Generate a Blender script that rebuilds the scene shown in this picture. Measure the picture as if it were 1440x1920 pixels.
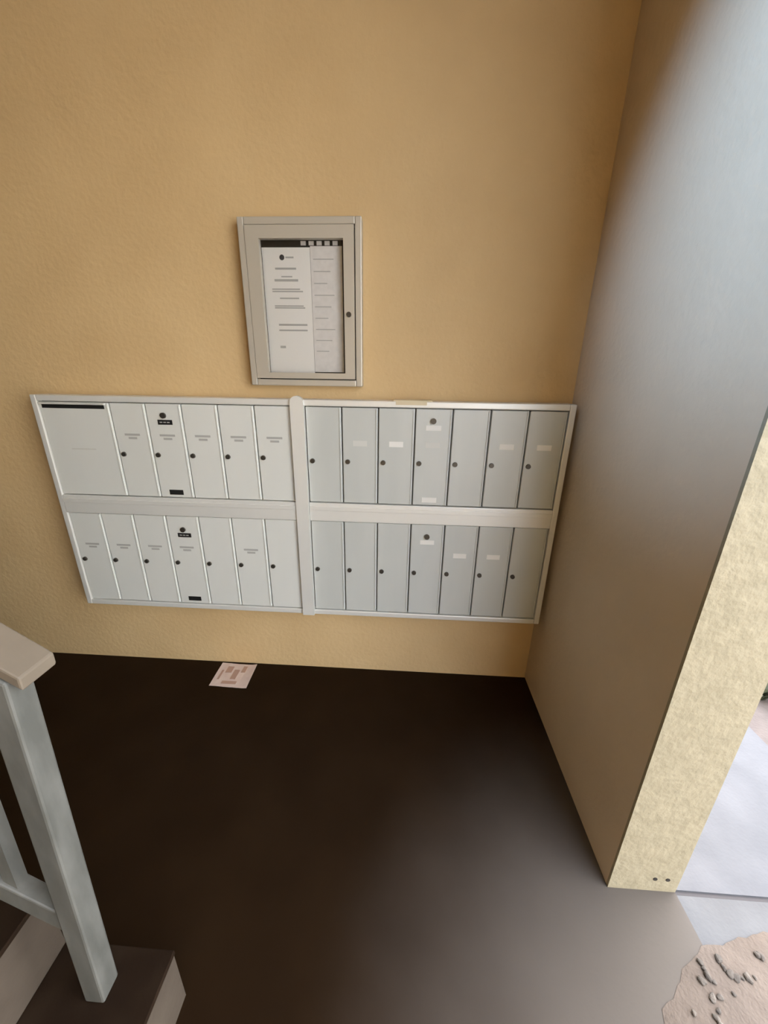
import bpy, bmesh, math, random
from mathutils import Vector, Matrix

for o in list(bpy.data.objects):
    bpy.data.objects.remove(o, do_unlink=True)
SC = bpy.context.scene
COL = SC.collection
random.seed(7)

# ------------------------------------------------------------------ camera
YAW, PITCH, ROLL = -0.0515, 0.3384, -0.0159
CAM = Vector((-0.6141, -1.4967, 1.3482))
F_PX = 711.6
fw = Vector((math.sin(YAW) * math.cos(PITCH), math.cos(YAW) * math.cos(PITCH), -math.sin(PITCH)))
r0 = Vector((math.cos(YAW), -math.sin(YAW), 0))
d0 = fw.cross(r0)
rt = math.cos(ROLL) * r0 + math.sin(ROLL) * d0
dn = -math.sin(ROLL) * r0 + math.cos(ROLL) * d0
cam_data = bpy.data.cameras.new('camera')
cam_data.sensor_fit = 'HORIZONTAL'
cam_data.sensor_width = 36.0
cam_data.lens = F_PX / 1440 * 36.0
cam_data.clip_start = 0.01
cam = bpy.data.objects.new('camera', cam_data)
COL.objects.link(cam)
m3 = Matrix((rt, -dn, -fw)).transposed()
cam.matrix_world = Matrix.Translation(CAM) @ m3.to_4x4()
SC.camera = cam

# ------------------------------------------------------------------ world, sun, exposure
w = bpy.data.worlds.new('sky')
SC.world = w
w.use_nodes = True
nt = w.node_tree
nt.nodes.clear()
sky = nt.nodes.new('ShaderNodeTexSky')
sky.sky_type = 'NISHITA'
sky.sun_disc = False
sky.sun_elevation = math.radians(58)
sky.sun_rotation = math.radians(60)
sky.air_density = 1.0
sky.dust_density = 2.5
bg = nt.nodes.new('ShaderNodeBackground')
bg.inputs['Strength'].default_value = 0.5
wo = nt.nodes.new('ShaderNodeOutputWorld')
haze = nt.nodes.new('ShaderNodeMix')          # hazy, nearly overcast sky
haze.data_type = 'RGBA'
haze.inputs[0].default_value = 0.72
haze.inputs[7].default_value = (4.8, 5.0, 5.4, 1)
nt.links.new(sky.outputs[0], haze.inputs[6])
nt.links.new(haze.outputs[2], bg.inputs['Color'])
nt.links.new(bg.outputs[0], wo.inputs['Surface'])

sun_d = bpy.data.lights.new('sun', 'SUN')
sun_d.energy = 14
sun_d.angle = math.radians(2)
sun_d.color = (1.0, 0.97, 0.92)
sun = bpy.data.objects.new('sun', sun_d)
COL.objects.link(sun)
sun.rotation_euler = Vector((0.85, 0.20, -1.0)).to_track_quat('-Z', 'Y').to_euler()

vs = SC.view_settings
vs.view_transform = 'Standard'
vs.look = 'None'
vs.gamma = 1.0
vs.use_curve_mapping = False
vs.exposure = 1.35


# ------------------------------------------------------------------ materials
def mat(name, col, rough=0.6, metal=0.0, col2=None, nscale=6.0, bump=0.0, bscale=80.0, spec=0.5,
        detail=4.0, bdist=0.004, stretch=None):
    m = bpy.data.materials.new(name)
    m.use_nodes = True
    n = m.node_tree.nodes
    l = m.node_tree.links
    b = n['Principled BSDF']
    b.inputs['Base Color'].default_value = (*col, 1)
    b.inputs['Roughness'].default_value = rough
    b.inputs['Metallic'].default_value = metal
    b.inputs['Specular IOR Level'].default_value = spec
    geo = n.new('ShaderNodeNewGeometry')
    src = geo.outputs['Position']
    if stretch:
        mp = n.new('ShaderNodeMapping')
        mp.inputs['Scale'].default_value = stretch
        l.new(src, mp.inputs['Vector'])
        src = mp.outputs[0]
    if col2:
        t = n.new('ShaderNodeTexNoise')
        t.inputs['Scale'].default_value = nscale
        t.inputs['Detail'].default_value = detail
        l.new(src, t.inputs['Vector'])
        r = n.new('ShaderNodeValToRGB')
        r.color_ramp.elements[0].position = 0.35
        r.color_ramp.elements[1].position = 0.68
        r.color_ramp.elements[0].color = (*col, 1)
        r.color_ramp.elements[1].color = (*col2, 1)
        l.new(t.outputs['Fac'], r.inputs[0])
        l.new(r.outputs[0], b.inputs['Base Color'])
    if bump:
        t2 = n.new('ShaderNodeTexNoise')
        t2.inputs['Scale'].default_value = bscale
        t2.inputs['Detail'].default_value = 3.0
        l.new(src, t2.inputs['Vector'])
        bp = n.new('ShaderNodeBump')
        bp.inputs['Strength'].default_value = bump
        bp.inputs['Distance'].default_value = bdist
        l.new(t2.outputs['Fac'], bp.inputs['Height'])
        l.new(bp.outputs[0], b.inputs['Normal'])
    return m


M = {}
M['stucco'] = mat('tan_stucco', (0.64, 0.455, 0.235), 0.75, col2=(0.69, 0.50, 0.265), nscale=3.0, bump=0.35,
                  bscale=55, spec=0.3, bdist=0.006)
M['stucco_r'] = mat('taupe_stucco', (0.66, 0.53, 0.375), 0.6, col2=(0.71, 0.575, 0.415), nscale=3.0, bump=0.2,
                    bscale=55, spec=0.3, bdist=0.006)
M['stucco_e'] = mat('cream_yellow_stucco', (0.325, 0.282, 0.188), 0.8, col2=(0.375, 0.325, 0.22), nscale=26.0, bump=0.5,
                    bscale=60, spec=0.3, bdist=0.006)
M['ceiling'] = mat('cream_ceiling', (0.55, 0.47, 0.34), 0.8, bump=0.3, bscale=50)
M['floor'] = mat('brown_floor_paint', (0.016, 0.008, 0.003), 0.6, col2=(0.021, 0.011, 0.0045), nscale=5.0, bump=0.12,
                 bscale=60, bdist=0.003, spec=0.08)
# base colour blends from dark brown to a lighter grey-brown around the entrance
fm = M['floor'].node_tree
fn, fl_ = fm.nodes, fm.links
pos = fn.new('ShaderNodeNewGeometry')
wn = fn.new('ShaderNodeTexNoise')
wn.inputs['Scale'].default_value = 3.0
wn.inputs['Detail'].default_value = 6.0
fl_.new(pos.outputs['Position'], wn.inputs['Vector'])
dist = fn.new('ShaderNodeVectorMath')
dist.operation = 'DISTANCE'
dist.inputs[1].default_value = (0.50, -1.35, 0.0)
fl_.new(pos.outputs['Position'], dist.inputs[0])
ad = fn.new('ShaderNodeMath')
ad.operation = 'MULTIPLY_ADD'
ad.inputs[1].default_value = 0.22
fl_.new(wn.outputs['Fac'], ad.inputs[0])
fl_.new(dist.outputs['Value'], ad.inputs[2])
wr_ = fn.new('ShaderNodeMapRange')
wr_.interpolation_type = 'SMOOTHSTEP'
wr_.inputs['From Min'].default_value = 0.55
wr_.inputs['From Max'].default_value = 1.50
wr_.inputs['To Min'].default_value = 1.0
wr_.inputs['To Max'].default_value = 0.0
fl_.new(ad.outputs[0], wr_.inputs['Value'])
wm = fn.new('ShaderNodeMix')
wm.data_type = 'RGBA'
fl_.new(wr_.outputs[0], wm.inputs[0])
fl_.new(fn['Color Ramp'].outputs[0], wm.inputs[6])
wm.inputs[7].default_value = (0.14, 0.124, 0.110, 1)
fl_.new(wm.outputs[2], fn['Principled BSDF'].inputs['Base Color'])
M['walk'] = mat('pale_concrete', (0.112, 0.116, 0.128), 0.85, col2=(0.138, 0.142, 0.155), nscale=7, bump=0.25, bscale=90)
M['slab'] = mat('worn_grey_concrete', (0.095, 0.097, 0.103), 0.7, col2=(0.122, 0.125, 0.132), nscale=6, bump=0.25, bscale=80)
M['sand'] = mat('tan_sand', (0.14, 0.112, 0.092), 0.95, col2=(0.17, 0.137, 0.113), nscale=14, bump=0.6, bscale=120)
M['soil'] = mat('pinkish_soil', (0.13, 0.108, 0.10), 0.95, col2=(0.155, 0.13, 0.12), nscale=18, bump=0.6, bscale=90)
M['stone'] = mat('grey_pebble', (0.07, 0.06, 0.052), 0.85, col2=(0.19, 0.165, 0.14), nscale=25, bump=0.4, bscale=90)
M['joint'] = mat('dark_joint_filler', (0.10, 0.095, 0.10), 0.9)
M['alu'] = mat('silver_aluminium', (0.73, 0.745, 0.71), 0.45, metal=0.1, col2=(0.76, 0.775, 0.74), nscale=4,
               bump=0.03, bscale=30, stretch=(1, 1, 0.2))
M['alu_shaded'] = mat('shaded_aluminium', (0.56, 0.585, 0.56), 0.45, metal=0.1, col2=(0.63, 0.65, 0.62), nscale=5,
                    bump=0.03, bscale=30, stretch=(1, 1, 0.2))  # right-hand doors: their dimmer light is put into a greyer base colour
M['alu_frame'] = mat('bright_aluminium_trim', (0.84, 0.84, 0.80), 0.38, metal=0.3)
M['alu_dark'] = mat('shadow_gap_metal', (0.20, 0.20, 0.19), 0.6, metal=0.2)
M['lock'] = mat('dark_brass_lock', (0.10, 0.09, 0.075), 0.4, metal=0.7)
M['black'] = mat('black_plate', (0.012, 0.012, 0.012), 0.5)
M['tag'] = mat('white_sticker', (0.86, 0.85, 0.80), 0.6)
M['tag_dull'] = mat('faded_sticker', (0.66, 0.665, 0.625), 0.6)
M['ink'] = mat('grey_print', (0.42, 0.42, 0.40), 0.7)
M['ink_dark'] = mat('dark_print', (0.06, 0.06, 0.06), 0.7)
M['case'] = mat('champagne_aluminium', (0.56, 0.52, 0.44), 0.42, metal=0.3)
M['felt'] = mat('black_felt', (0.02, 0.018, 0.014), 0.95)
M['paper'] = mat('white_paper', (0.83, 0.82, 0.78), 0.8)
M['paper_grey'] = mat('greyed_paper', (0.68, 0.66, 0.63), 0.8, col2=(0.74, 0.72, 0.69), nscale=60)
M['leaflet'] = mat('pinkish_leaflet', (0.74, 0.60, 0.55), 0.7, col2=(0.80, 0.68, 0.62), nscale=30)
M['leaf_print'] = mat('leaflet_print', (0.50, 0.33, 0.26), 0.7)
M['rail'] = mat('grey_painted_aluminium', (0.095, 0.098, 0.09), 0.5, col2=(0.15, 0.153, 0.143), nscale=30, bump=0.15,
                bscale=160, bdist=0.001, stretch=(1, 1, 0.3))
M['cap'] = mat('beige_painted_rail', (0.16, 0.132, 0.10), 0.55, col2=(0.19, 0.158, 0.12), nscale=12)
M['riser'] = mat('beige_riser_paint', (0.066, 0.050, 0.037), 0.8, col2=(0.086, 0.067, 0.050), nscale=10, bump=0.2, bscale=70)
M['tread'] = mat('brown_tread_paint', (0.016, 0.009, 0.005), 0.8, col2=(0.027, 0.017, 0.010), nscale=9, bump=0.15, bscale=70, spec=0.1)
M['bounce'] = mat('cream_bounce_wall', (0.68, 0.665, 0.62), 0.85, col2=(0.72, 0.705, 0.66), nscale=3, bump=0.2, bscale=40)  # for the added wall that reflects sun indoors
M['tape'] = mat('beige_tape', (0.72, 0.62, 0.42), 0.6)
M['leaf'] = mat('green_leaf', (0.022, 0.03, 0.012), 0.6, col2=(0.08, 0.09, 0.045), nscale=20)
M['hole'] = mat('dark_anchor_hole', (0.03, 0.025, 0.02), 0.9)

g = bpy.data.materials.new('clear_glass')
g.use_nodes = True
gn = g.node_tree.nodes
gl = g.node_tree.links
gn.remove(gn['Principled BSDF'])
tr = gn.new('ShaderNodeBsdfTransparent')
gs = gn.new('ShaderNodeBsdfGlossy')
gs.inputs['Roughness'].default_value = 0.08
fr = gn.new('ShaderNodeFresnel')
fr.inputs['IOR'].default_value = 1.35
mx = gn.new('ShaderNodeMixShader')
gl.new(fr.outputs[0], mx.inputs[0])
gl.new(tr.outputs[0], mx.inputs[1])
gl.new(gs.outputs[0], mx.inputs[2])
gl.new(mx.outputs[0], gn['Material Output'].inputs['Surface'])
M['glass'] = g


# ------------------------------------------------------------------ helpers
def box_bm(bm, x0, x1, y0, y1, z0, z1, bev=0.0):
    vs_ = [bm.verts.new(p) for p in ((x0, y0, z0), (x1, y0, z0), (x1, y1, z0), (x0, y1, z0),
                                     (x0, y0, z1), (x1, y0, z1), (x1, y1, z1), (x0, y1, z1))]
    fs = [bm.faces.new([vs_[i] for i in q]) for q in
          ((0, 3, 2, 1), (4, 5, 6, 7), (0, 1, 5, 4), (1, 2, 6, 5), (2, 3, 7, 6), (3, 0, 4, 7))]
    if bev:
        es = set()
        for f in fs:
            es.update(f.edges)
        bmesh.ops.bevel(bm, geom=list(es), offset=bev, segments=2, profile=0.5, affect='EDGES')
    return vs_


def cyl_bm(bm, c, r, axis, h, n=16, r2=None):
    """closed cylinder from c, along axis ('x','y','z' with length h)"""
    ax = {'x': Vector((1, 0, 0)), 'y': Vector((0, 1, 0)), 'z': Vector((0, 0, 1))}[axis]
    u = ax.orthogonal().normalized()
    v = ax.cross(u)
    c = Vector(c)
    r2 = r if r2 is None else r2
    a = [bm.verts.new(c + r * (u * math.cos(2 * math.pi * i / n) + v * math.sin(2 * math.pi * i / n))) for i in range(n)]
    b = [bm.verts.new(c + ax * h + r2 * (u * math.cos(2 * math.pi * i / n) + v * math.sin(2 * math.pi * i / n))) for i in range(n)]
    for i in range(n):
        j = (i + 1) % n
        bm.faces.new((a[i], a[j], b[j], b[i]))
    bm.faces.new(list(reversed(a)))
    bm.faces.new(b)


def prism_bm(bm, pts, y0, y1):
    """polygon in xz extruded along y"""
    a = [bm.verts.new((x, y0, z)) for x, z in pts]
    b = [bm.verts.new((x, y1, z)) for x, z in pts]
    n = len(pts)
    for i in range(n):
        j = (i + 1) % n
        bm.faces.new((a[i], a[j], b[j], b[i]))
    bm.faces.new(a)
    bm.faces.new(list(reversed(b)))


def obj(name, bm, material, parent=None, label=None, smooth=False):
    bmesh.ops.recalc_face_normals(bm, faces=bm.faces[:])
    me = bpy.data.meshes.new(name)
    bm.to_mesh(me)
    bm.free()
    me.materials.append(M[material])
    if smooth:
        for p in me.polygons:
            p.use_smooth = True
    lo = Vector([min(v.co[k] for v in me.vertices) for k in range(3)])
    hi = Vector([max(v.co[k] for v in me.vertices) for k in range(3)])
    org = Vector(((lo.x + hi.x) / 2, (lo.y + hi.y) / 2, lo.z))
    me.transform(Matrix.Translation(-org))
    o = bpy.data.objects.new(name, me)
    COL.objects.link(o)
    o.location = org
    if parent:
        o.parent = parent
        o.location = org - WORLD[parent]
    WORLD[o] = org
    if label:
        o['label'] = label
    return o


WORLD = {}


def box(name, dims, material, parent=None, bev=0.0, label=None):
    bm = bmesh.new()
    box_bm(bm, *dims, bev=bev)
    return obj(name, bm, material, parent, label)


def empty(name, loc, label, cat, group=None):
    o = bpy.data.objects.new(name, None)
    o.empty_display_size = 0.1
    COL.objects.link(o)
    o.location = loc
    WORLD[o] = Vector(loc)
    o['label'] = label
    o['category'] = cat
    if group:
        o['group'] = group
    return o


def struct(o, label, cat):
    o['kind'] = 'structure'
    o['label'] = label
    o['category'] = cat
    return o


def tag(o, label, cat, group=None):
    o['label'] = label
    o['category'] = cat
    if group:
        o['group'] = group
    return o


# ------------------------------------------------------------------ setting
CEIL = 2.75
XL = -5.2        # unseen left wall, set far back to cut bounced light
YE = -0.80       # end of the right wall
TH = 0.185       # its thickness
YB = -2.9        # behind the camera
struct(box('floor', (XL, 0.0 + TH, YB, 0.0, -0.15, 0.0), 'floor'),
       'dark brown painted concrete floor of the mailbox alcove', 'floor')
struct(box('wall_back', (XL, TH, 0.0, 0.2, -0.15, CEIL), 'stucco'),
       'tan stucco wall that the mailboxes hang on', 'wall')
wr = struct(box('wall_right', (0.0, TH, YE + 0.008, 0.0, 0.0, CEIL), 'stucco_r'),
            'tan stucco side wall right of the mailboxes', 'wall')
box('end_face', (0.0, TH, YE, YE + 0.008, 0.0, CEIL), 'stucco_e', wr, 0.0, 'cream yellow rough stucco end face')
for hx in (0.118, 0.152):
    bm = bmesh.new()
    cyl_bm(bm, (hx, YE - 0.0012, 0.052), 0.006, 'y', 0.003, 12)
    obj('anchor_hole', bm, 'hole', wr, 'small dark anchor hole')
struct(box('wall_left_unseen', (XL - 0.2, XL, YB, 0.2, -0.15, CEIL), 'tread'), 'unseen dark brown wall set far back to cut bounced light', 'wall')  # unseen wall, set far back and dark to cut bounced light
struct(box('ceiling', (XL - 0.2, TH, YB - 0.2, 0.2, CEIL, CEIL + 0.2), 'ceiling'), 'cream ceiling above the alcove', 'ceiling')

RX0 = -0.05
struct(box('added_beam', (0.0, TH, YB, YE, 2.5, CEIL), 'stucco'), 'unseen tan stucco beam added to cut light through the side opening', 'beam')  # added lintel, out of view, lowers the opening to dim the interior
wf = struct(box('wall_front', (XL, RX0, YB - 0.2, YB, -0.15, CEIL), 'stucco'), 'tan stucco wall behind the stairs', 'wall')
struct(box('wall_rear', (RX0, TH, YB - 0.2, YB, -0.15, CEIL), 'stucco'), 'tan stucco wall closing the rear corner', 'wall')
# outdoors
struct(box('ground_rear', (-9.0, TH, -9.0, YB, -0.15, -0.012), 'slab'), 'worn grey concrete court behind the stairs', 'ground')
struct(box('walkway', (TH, 0.86, YE + 0.006, 6.0, -0.15, 0.0), 'walk'), 'pale sunlit concrete walkway outside the wall', 'walkway')
struct(box('trim_1', (TH, 3.0, YE - 0.006, YE + 0.006, -0.15, -0.006), 'joint'), 'dark joint between walkway and grey slab', 'joint')
struct(box('pavement', (TH, 5.6, -6.0, YE - 0.006, -0.15, -0.001), 'slab'), 'worn grey concrete slab at the open side', 'pavement')
struct(box('wall_bounce', (5.6, 5.9, -9.0, 9.0, -0.15, 4.2), 'bounce'), 'unseen cream wall added to bounce sunlight into the alcove', 'wall')  # added reflector wall, out of view, sends sunlight through the opening
struct(box('ground', (0.86, 9.0, YE + 0.006, 9.0, -0.15, -0.012), 'soil'), 'pinkish bare soil beyond the walkway', 'ground')

# ------------------------------------------------------------------ mailbox bank
D = 0.08
XA, XB = -2.022, -0.018
ZA, ZB = 0.368, 1.272
bank = empty('mailbox_bank', (-1.02, -D / 2, ZA), 'wide silver wall-mounted mailbox bank with narrow doors in two rows', 'mailbox')
box('back_box', (XA + 0.012, XB - 0.012, -D + 0.012, -0.001, ZA + 0.012, ZB - 0.012), 'alu_dark', bank)
FR = 0.022
YF = -D - 0.012
box('frame_side', (XA, XA + FR, YF, -0.002, ZA, ZB), 'alu_frame', bank, 0.003)
box('frame_side', (XB - FR, XB, YF, -0.002, ZA, ZB), 'alu_frame', bank, 0.003)
box('frame_top', (XA + FR, XB - FR, YF, -0.002, ZB - FR, ZB), 'alu_frame', bank, 0.003)
box('frame_bottom', (XA + FR, XB - FR, YF, -0.002, ZA, ZA + FR), 'alu_frame', bank, 0.003)
# centre post with rounded top
bm = bmesh.new()
pts = [(-1.033, ZA), (-0.983, ZA)]
for i in range(9):
    a = math.pi * i / 8
    pts.append((-1.008 + 0.025 * math.cos(a), ZB - 0.012 + 0.025 * math.sin(a)))
prism_bm(bm, pts, -D - 0.022, -D - 0.001)
obj('centre_post', bm, 'alu_frame', bank)
for (a, b) in ((XA + FR, -1.034), (-0.982, XB - FR)):
    rl = box('cross_rail', (a, b, -D - 0.014, -D + 0.011, 0.806, 0.882), 'alu_frame', bank, 0.003)
    bm = bmesh.new()
    box_bm(bm, a + 0.002, b - 0.002, -D - 0.0175, -D - 0.0135, 0.852, 0.868, 0.001)
    obj('rail_ridge', bm, 'alu_frame', rl)

UL = (-2.000, -1.034)
UR = (-0.982, -0.040)
ROW_T = (0.882, 1.250)
ROW_B = (0.390, 0.806)
GAP = 0.0045


def door(x0, x1, z0, z1, lock_z=None, arrow=None, tag_z=None, tag_mat=None, lockmat='lock', face='alu'):
    d = box('door', (x0 + GAP / 2, x1 - GAP / 2, -D - 0.006, -D + 0.012, z0 + 0.003, z1 - 0.003), face, bank, 0.0025)
    yf = -D - 0.006
    xc = (x0 + x1) / 2
    # hinge-side rib along the right edge
    box('edge_rib', (x1 - 0.0095, x1 - 0.0045, yf - 0.0025, yf + 0.001, z0 + 0.006, z1 - 0.006), face, d, 0.001)
    if lock_z:
        bm = bmesh.new()
        cyl_bm(bm, (x0 + 0.020, yf - 0.006, lock_z), 0.0085, 'y', 0.006, 16, 0.0095)
        box_bm(bm, x0 + 0.0190, x0 + 0.0210, yf - 0.0068, yf - 0.0055, lock_z - 0.005, lock_z + 0.005)
        obj('lock', bm, lockmat, d)
    if tag_z:
        h = 0.020 if tag_mat in ('tag', 'tag_dull') else 0.007
        if tag_mat == 'ink':
            for k, ww in ((0, 0.030), (1, 0.017)):
                box('printed_name', (xc - ww, xc + ww, yf - 0.0006, yf + 0.0002, tag_z - 0.005 - 0.013 * k, tag_z + 0.003 - 0.013 * k),
                    'ink', d)
        else:
            box('name_sticker', (xc - 0.026, xc + 0.026, yf - 0.0008, yf + 0.0002, tag_z - h / 2, tag_z + h / 2), tag_mat, d)
    if arrow:
        za, m1, zb = arrow
        bm = bmesh.new()
        cyl_bm(bm, (xc - 0.002, yf - 0.007, za), 0.0105, 'y', 0.008, 18)
        obj('master_lock', bm, 'lock', d, 'dark round master lock')
        box('lock_plate', (xc - 0.028, xc + 0.028, yf - 0.0015, yf + 0.0002, za - 0.034, za - 0.016), m1, d,
            label='black notice plate' if m1 == 'black' else 'white notice plate')
        if m1 == 'black':
            for k in range(3):
                box('plate_print', (xc - 0.020 + 0.014 * k, xc - 0.010 + 0.014 * k, yf - 0.0019, yf - 0.0012, za - 0.027, za - 0.023), 'ink', d)
        if zb:
            box('foot_plate', (xc - 0.030, xc + 0.026, yf - 0.0015, yf + 0.0002, zb - 0.010, zb + 0.010), m1, d,
                label='black foot plate' if m1 == 'black' else 'white foot plate')
    return d


def edges(u):
    s = (u[1] - u[0]) / 7
    return [u[0] + s * i for i in range(8)]


eL, eR = edges(UL), edges(UR)
# wide outgoing-mail door, top left
d0_ = door(eL[0], eL[2], *ROW_T)
d0_['label'] = 'wide outgoing-mail door with a black slot'
box('mail_slot', (eL[0] + 0.012, eL[2] - 0.020, -D - 0.0068, -D - 0.004, 1.224, 1.238), 'black', d0_, label='black mail slot')
box('slot_hood', (eL[0] + 0.008, eL[2] - 0.014, -D - 0.016, -D - 0.005, 1.2385, 1.2445), 'alu_frame', d0_, 0.001)
box('printed_notice', (eL[1] - 0.05, eL[1] + 0.05, -D - 0.0066, -D - 0.0055, 1.068, 1.074), 'tag_dull', d0_)
for i in range(2, 7):
    door(eL[i], eL[i + 1], *ROW_T, lock_z=1.055, tag_z=1.132, tag_mat='ink',
         arrow=(1.205, 'black', 0.906) if i == 3 else None)
for i in range(7):
    door(eL[i], eL[i + 1], *ROW_B, lock_z=0.592, tag_z=0.665 if i in (0, 1, 2, 3, 5) else None, tag_mat='ink',
         arrow=(0.745, 'black', 0.416) if i == 3 else None)
tt = {1: 'tag_dull', 2: 'tag', 3: 'tag_dull', 5: 'tag', 6: 'tag'}
for i in range(7):
    door(eR[i], eR[i + 1], *ROW_T, lock_z=1.048, tag_z=1.118 if i in tt else None, tag_mat=tt.get(i), face='alu_shaded',
         arrow=(1.205, 'tag', 0.906) if i == 3 else None)
tb = {4: 'tag', 5: 'tag'}
for i in range(7):
    door(eR[i], eR[i + 1], *ROW_B, lock_z=0.588, tag_z=0.672 if i in tb else None, tag_mat=tb.get(i), face='alu_shaded',
         arrow=(0.752, 'tag', None) if i == 3 else None)
# strip of masking tape over the top edge
bm = bmesh.new()
box_bm(bm, -0.66, -0.52, -D - 0.0132, -0.004, ZB, ZB + 0.004, 0.001)
box_bm(bm, -0.65, -0.54, -D - 0.0140, -D - 0.0118, ZB - 0.012, ZB + 0.003)
obj('tape_strip', bm, 'tape', bank, 'beige tape over the top edge')

# ------------------------------------------------------------------ notice case
NX0, NX1, NZ0, NZ1 = -1.186, -0.776, 1.318, 1.838
ND = 0.045
nc = empty('notice_case', ((NX0 + NX1) / 2, -ND / 2, NZ0), 'locked aluminium notice case with typed papers above the mailboxes', 'notice board')
box('backing_board', (NX0 + 0.004, NX1 - 0.004, -0.012, -0.001, NZ0 + 0.004, NZ1 - 0.004), 'felt', nc)
RW = 0.022
for dm in ((NX0, NX0 + RW, NZ0, NZ1), (NX1 - RW, NX1, NZ0, NZ1)):
    box('case_side', (dm[0], dm[1], -ND, -0.001, dm[2], dm[3]), 'case', nc, 0.003)
for dm in ((NX0 + RW, NX1 - RW, NZ1 - RW, NZ1), (NX0 + RW, NX1 - RW, NZ0, NZ0 + RW)):
    box('case_rail', (dm[0], dm[1], -ND, -0.001, dm[2], dm[3]), 'case', nc, 0.003)
# door: four mitred members, glass, lock
dx0, dx1, dz0, dz1 = NX0 + RW + 0.003, NX1 - RW - 0.003, NZ0 + RW + 0.003, NZ1 - RW - 0.003
ix0, ix1, iz0, iz1 = NX0 + 0.070, NX1 - 0.060, NZ0 + 0.045, NZ1 - 0.062


def member(name, pts):
    bm = bmesh.new()
    prism_bm(bm, pts, -ND - 0.006, -ND + 0.014)
    return obj(name, bm, 'case', nc)


member('door_stile', [(dx0, dz0), (ix0, iz0), (ix0, iz1), (dx0, dz1)])
st = member('door_stile', [(dx1, dz0), (dx1, dz1), (ix1, iz1), (ix1, iz0)])
member('door_rail', [(dx0, dz1), (ix0, iz1), (ix1, iz1), (dx1, dz1)])
member('door_rail', [(dx0, dz0), (dx1, dz0), (ix1, iz0), (ix0, iz0)])
box('glass_pane', (ix0 - 0.003, ix1 + 0.003, -ND + 0.004, -ND + 0.007, iz0 - 0.003, iz1 + 0.003), 'glass', nc)
bm = bmesh.new()
cyl_bm(bm, (ix1 + 0.016, -ND - 0.012, 1.553), 0.0085, 'y', 0.008, 18)
obj('lock', bm, 'lock', st)
# papers
pa = box('notice_sheet', (ix0 - 0.004, -0.955, -0.0145, -0.0125, iz0 - 0.002, iz1 - 0.016), 'paper', nc, label='white typed notice sheet')
pb = box('notice_sheet', (-0.954, ix1 - 0.010, -0.0140, -0.0122, iz0 + 0.004, iz1 - 0.012), 'paper_grey', nc, label='greyer notice sheet')
bm = bmesh.new()
cyl_bm(bm, (-1.052, -0.0150, iz1 - 0.045), 0.0085, 'y', 0.0006, 16)
obj('printed_mark', bm, 'ink_dark', pa)


def pline(x0, x1, z, h=0.004, m='ink', par=pa, y=-0.0148):
    box('printed_line', (x0, x1, y, y + 0.0006, z - h / 2, z + h / 2), m, par)


L0 = -1.088
pline(-1.040, -1.012, iz1 - 0.045, 0.005)
for (x0, x1, dz, h) in ((L0 + .01, -1.005, .078, .006), (L0 + .03, -1.02, .102, .004), (L0 + .005, -1.0, .113, .007),
                        (L0 - .005, -.995, .140, .004), (L0 - .005, -.985, .147, .004), (L0 + .02, -1.0, .168, .004),
                        (L0, -.985, .192, .004), (L0, -.98, .198, .004), (L0 + .01, -.975, .252, .006),
                        (L0 + .01, -.975, .270, .005), (L0 + .01, L0 + .03, .325, .008)):
    pline(x0, x1, iz1 - dz, h)
for k in range(9):
    pline(-0.945, -0.875 - 0.012 * (k % 3), iz1 - 0.05 - 0.036 * k, 0.003, 'ink', pb, -0.0143)
for k in range(5):
    box('header_tab', (-0.985 + 0.027 * k, -0.968 + 0.027 * k, -0.0150, -0.0122, iz1 - 0.010, iz1 + 0.002), 'paper_grey', nc)

# ------------------------------------------------------------------ leaflet on the floor
bm = bmesh.new()
q = [Vector((-1.478, -0.160)), Vector((-1.300, -0.166)), Vector((-1.304, -0.018)), Vector((-1.481, -0.012))]
N = 8
top, bot = [], []
for j in range(N + 1):
    for i in range(N + 1):
        u, v = i / N, j / N
        p = (q[0] * (1 - u) + q[1] * u) * (1 - v) + (q[3] * (1 - u) + q[2] * u) * v
        z = 0.0015 + 0.010 * max(0, u - 0.75) ** 1.5 * 4 * (0.5 + v) + 0.004 * max(0, 0.3 - u) * v + 0.001 * math.sin(7 * u + 3 * v) ** 2
        top.append(bm.verts.new((p.x, p.y, z + 0.0008)))
        bot.append(bm.verts.new((p.x, p.y, z)))
W_ = N + 1
for j in range(N):
    for i in range(N):
        a = j * W_ + i
        bm.faces.new((top[a], top[a + 1], top[a + W_ + 1], top[a + W_]))
        bm.faces.new((bot[a], bot[a + W_], bot[a + W_ + 1], bot[a + 1]))
rim = [j for j in range(N + 1)] + [N + W_ * k for k in range(1, N + 1)] + [N * W_ + k for k in range(N - 1, -1, -1)] + [W_ * k for k in range(N - 1, 0, -1)]
for a, b in zip(rim, rim[1:] + rim[:1]):
    bm.faces.new((top[a], bot[a], bot[b], top[b]))
lf = tag(obj('leaflet', bm, 'leaflet', smooth=False), 'pinkish printed leaflet lying on the floor by the wall', 'paper')
for (x0, x1, y0, y1) in ((-1.44, -1.41, -0.075, -0.035), (-1.40, -1.375, -0.115, -0.055), (-1.365, -1.345, -0.07, -0.03),
                         (-1.43, -1.36, -0.145, -0.128), (-1.46, -1.45, -0.12, -0.06)):
    box('printed_block', (x0, x1, y0, y1, 0.0024, 0.0040), 'leaf_print', lf)

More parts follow.
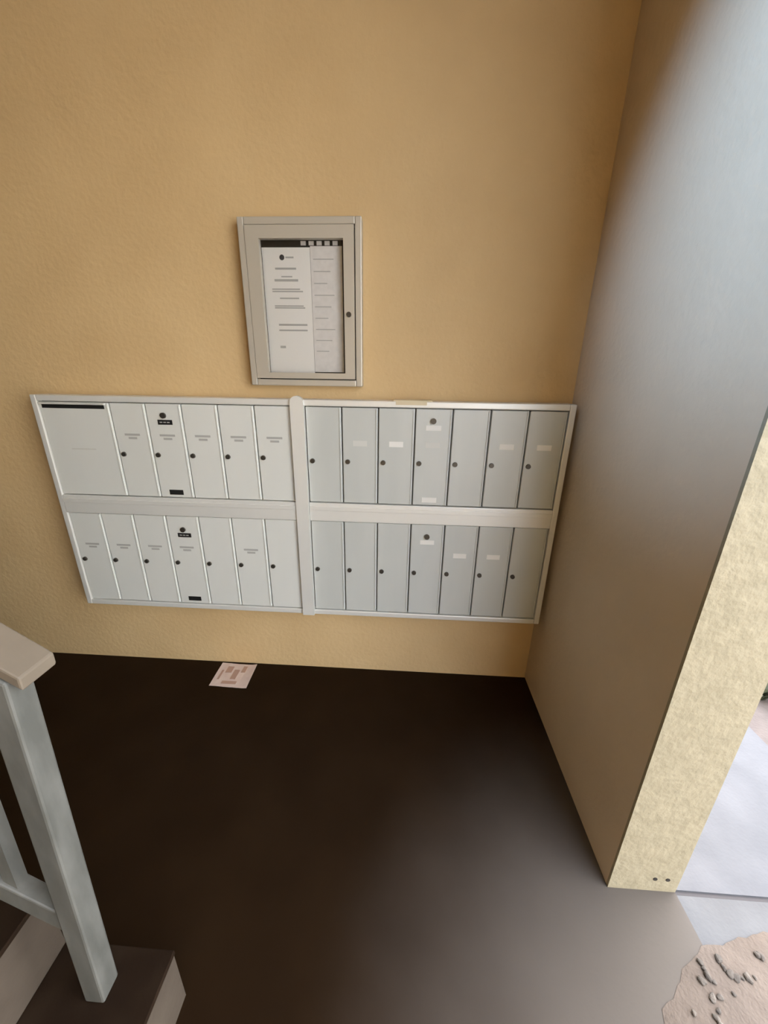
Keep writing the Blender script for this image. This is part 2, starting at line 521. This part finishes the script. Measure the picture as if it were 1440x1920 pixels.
# ------------------------------------------------------------------ stairs and railing
SX, SY = -1.076, -1.066      # first riser, far side of the flight
RISE, RUN = 0.18, 0.240
NS = 8
WID = 1.15
stairs = empty('staircase', (SX, SY, 0), 'concrete stairs with beige risers and dark brown treads going up left', 'stairs')
for k in range(NS):
    x = SX - RUN * k
    z0, z1 = RISE * k, RISE * (k + 1)
    last = XL + 0.004 if k == NS - 1 else x - RUN
    box('riser', (last, x, SY - WID, SY, 0.0, z1 - 0.012), 'riser', stairs)
    box('tread', (last, x + 0.003, SY - WID - 0.002, SY + 0.002, z1 - 0.012, z1), 'tread', stairs, 0.002)

# the railing along the far side of the flight
SL = 0.755
LEAN = 0.055
PX0, PX1, PY0, PY1 = -1.207, -1.167, -1.145, -1.105
rg = empty('stair_railing', ((PX0 + PX1) / 2, (PY0 + PY1) / 2, RISE), 'pale grey metal stair railing with square post and sloping rails', 'railing')
RX = PX1 + 0.020


def ztop(x):
    return 0.940 + (RX - x) * SL


bm = bmesh.new()
zt0, zt1 = ztop(PX0) - 0.024, ztop(PX1) - 0.024
vsn = box_bm(bm, PX0, PX1, PY0, PY1, RISE, 1.0)
for v in vsn[4:]:
    v.co.z = zt0 if v.co.x < (PX0 + PX1) / 2 else zt1
bmesh.ops.bevel(bm, geom=bm.edges[:], offset=0.004, segments=2, profile=0.5, affect='EDGES')
obj('post', bm, 'rail', rg)
ZX = -2.35


def sloped(name, x0, x1, y0, y1, zfun, h, m, bev=0.003):
    bm = bmesh.new()
    vs2 = box_bm(bm, x0, x1, y0, y1, 0, 1)
    for i, v in enumerate(vs2):
        zt = zfun(v.co.x)
        v.co.z = zt if i > 3 else zt - h
    if bev:
        bmesh.ops.bevel(bm, geom=bm.edges[:], offset=bev, segments=2, profile=0.5, affect='EDGES')
    return obj(name, bm, m, rg)


sloped('handrail', ZX, RX, PY0 + 0.004, PY1 + 0.021, ztop, 0.022, 'cap')


def zbot(x):
    return 0.426 + (PX0 - x) * SL


sloped('bottom_rail', ZX + 0.05, PX0, PY0 + 0.006, PY1 - 0.006, zbot, 0.050, 'rail')
x = PX0 - 0.070
while x > ZX + 0.1:
    bm = bmesh.new()
    v8 = box_bm(bm, x - 0.022, x, PY0 + 0.010, PY1 - 0.010, 0, 1)
    for i, v in enumerate(v8):
        v.co.z = (ztop(v.co.x) - 0.024) if i > 3 else zbot(v.co.x)
    obj('picket', bm, 'rail', rg)
    x -= 0.105
box('upper_post', (ZX, ZX + 0.042, PY0, PY1, RISE * 5 + RISE, ztop(ZX) - 0.05), 'rail', rg, 0.003)

# the railing leans a little away from the stairs
for o in rg.children:
    for v in o.data.vertices:
        zz = v.co.z + WORLD[o].z - RISE
        v.co.y += LEAN * min(zz, 0.75)

# ------------------------------------------------------------------ sand patch and pebbles
bm = bmesh.new()
outline = [(-0.02, -1.075), (0.02, -1.02), (0.075, -0.985), (0.13, -0.93), (0.20, -0.905), (0.29, -0.885), (0.40, -0.868),
           (0.55, -0.862), (0.9, -0.855), (1.5, -0.86), (2.4, -0.9), (2.6, -1.6), (2.5, -3.0), (1.0, -3.3), (0.4, -2.6), (0.12, -1.8), (0.0, -1.3)]
fine = []
for (a, b) in zip(outline, outline[1:] + outline[:1]):
    L_ = math.hypot(b[0] - a[0], b[1] - a[1])
    nn = max(1, int(L_ / 0.018)) if a[0] < 0.6 and a[1] > -1.2 else 2
    for k in range(nn):
        t = k / nn
        fine.append((a[0] + (b[0] - a[0]) * t + random.uniform(-.006, .006), a[1] + (b[1] - a[1]) * t + random.uniform(-.007, .007)))
edge_pts = outline
outline = fine
cen = Vector((0.9, -1.7))
rings = []
for k in range(6):
    t = k / 6
    rings.append([bm.verts.new((cen.x + (x - cen.x) * (1 - t) + random.uniform(-.01, .01) * (k > 0), cen.y + (y - cen.y) * (1 - t),
                                0.0008 + 0.02 * (1 - (1 - t) ** 3) + random.uniform(0, .003) * (k > 0))) for x, y in outline])
cv = bm.verts.new((cen.x, cen.y, 0.03))
n = len(outline)
for a, b in zip(rings, rings[1:]):
    for i in range(n):
        bm.faces.new((a[i], a[(i + 1) % n], b[(i + 1) % n], b[i]))
for i in range(n):
    bm.faces.new((rings[-1][i], rings[-1][(i + 1) % n], cv))
struct(obj('sand_patch', bm, 'sand', smooth=True), 'tan sand spread over the slab beside the opening', 'sand')
stones = []
for k in range(3):
    bm = bmesh.new()
    bmesh.ops.create_icosphere(bm, subdivisions=2, radius=1.0)
    for v in bm.verts:
        f = 1 + 0.22 * math.sin(3.1 * v.co.x + 2 * k) * math.cos(2.7 * v.co.y + k)
        v.co = Vector((v.co.x * f * 1.2, v.co.y * f * 0.9, v.co.z * f * 0.6))
    me = bpy.data.meshes.new('pebble')
    bm.to_mesh(me)
    bm.free()
    me.materials.append(M['stone'])
    stones.append(me)
for k in range(44):
    t = random.random()
    i = t * t * 4.999
    a, b = edge_pts[int(i)], edge_pts[int(i) + 1]
    fx = i - int(i)
    px = a[0] + (b[0] - a[0]) * fx + random.uniform(-0.005, 0.05)
    py = a[1] + (b[1] - a[1]) * fx - random.uniform(0.005, 0.075)
    dd = math.hypot(px - a[0] - (b[0] - a[0]) * fx, py - a[1] - (b[1] - a[1]) * fx)
    o = bpy.data.objects.new('pebble', stones[k % 3])
    COL.objects.link(o)
    s = random.uniform(0.004, 0.009)
    o.scale = (s, s, s)
    o.rotation_euler = (0, 0, random.uniform(0, 6.3))
    o.location = (px, py, 0.003 + 0.06 * min(0.2, max(0.0, dd)))
    tag(o, 'small grey pebble along the edge of the sand', 'pebble', 'pebbles at the edge of the sand')

# ------------------------------------------------------------------ plant outside
pl = empty('grass_clump', (1.06, -0.03, -0.012), 'green leafy clump in the soil beyond the walkway', 'plant')
for k in range(26):
    a = random.uniform(0, 2 * math.pi)
    ln = random.uniform(0.12, 0.24)
    r_ = random.uniform(0, 0.05)
    bx_, by_ = 1.06 + r_ * math.cos(a), -0.03 + r_ * math.sin(a)
    bm = bmesh.new()
    prev = None
    for s in range(6):
        t = s / 5
        wd = 0.011 * (1 - t ** 2) + 0.0006
        out = ln * 0.75 * t ** 1.4
        c = Vector((bx_ + out * math.cos(a), by_ + out * math.sin(a), -0.012 + ln * (t - 0.45 * t * t)))
        sd = Vector((-math.sin(a), math.cos(a), 0)) * wd
        row = [bm.verts.new(c - sd), bm.verts.new(c + Vector((0, 0, -0.003))), bm.verts.new(c + sd)]
        if prev:
            for i in range(2):
                bm.faces.new((prev[i], prev[i + 1], row[i + 1], row[i]))
        prev = row
    obj('leaf', bm, 'leaf', pl)

# ------------------------------------------------------------------ added spot, unseen: casts a bluish glow on the side wall
LX, LY = -1.4, -1.5
aim = Vector((0.0, -0.82, 1.84))
lp = empty('glow_spot', (LX, LY, CEIL), 'added unseen spot that casts a glow on the side wall', 'light helper')
bm = bmesh.new()
cyl_bm(bm, (LX, LY, CEIL - 0.02), 0.05, 'z', 0.02, 24)
obj('glow_spot_plate', bm, 'tag', lp)
hd = Vector((LX, LY, CEIL - 0.09))
dr = (aim - hd).normalized()
bm = bmesh.new()
cyl_bm(bm, (LX, LY, CEIL - 0.09), 0.009, 'z', 0.07, 12)
obj('glow_spot_stem', bm, 'tag', lp)
bm = bmesh.new()
u_ = dr.orthogonal().normalized()
v_ = dr.cross(u_)
prev = None
for (t, r) in ((-0.06, 0.03), (-0.055, 0.036), (0.05, 0.046), (0.05, 0.041), (-0.01, 0.034)):
    ring = [bm.verts.new(hd + dr * t + r * (u_ * math.cos(2 * math.pi * i / 24) + v_ * math.sin(2 * math.pi * i / 24))) for i in range(24)]
    if prev:
        for i in range(24):
            bm.faces.new((prev[i], prev[(i + 1) % 24], ring[(i + 1) % 24], ring[i]))
    else:
        bm.faces.new(list(reversed(ring)))
    prev = ring
bm.faces.new(prev)
obj('glow_spot_head', bm, 'tag', lp)
sd = bpy.data.lights.new('glow_spot_light', 'SPOT')
sd.energy = 105
sd.color = (0.38, 0.62, 1.0)
sd.spot_size = math.radians(42)
sd.spot_blend = 1.0
sd.shadow_soft_size = 0.03
so = bpy.data.objects.new('glow_spot_light', sd)
COL.objects.link(so)
so.location = hd + dr * 0.055
so.rotation_euler = dr.to_track_quat('-Z', 'Y').to_euler()
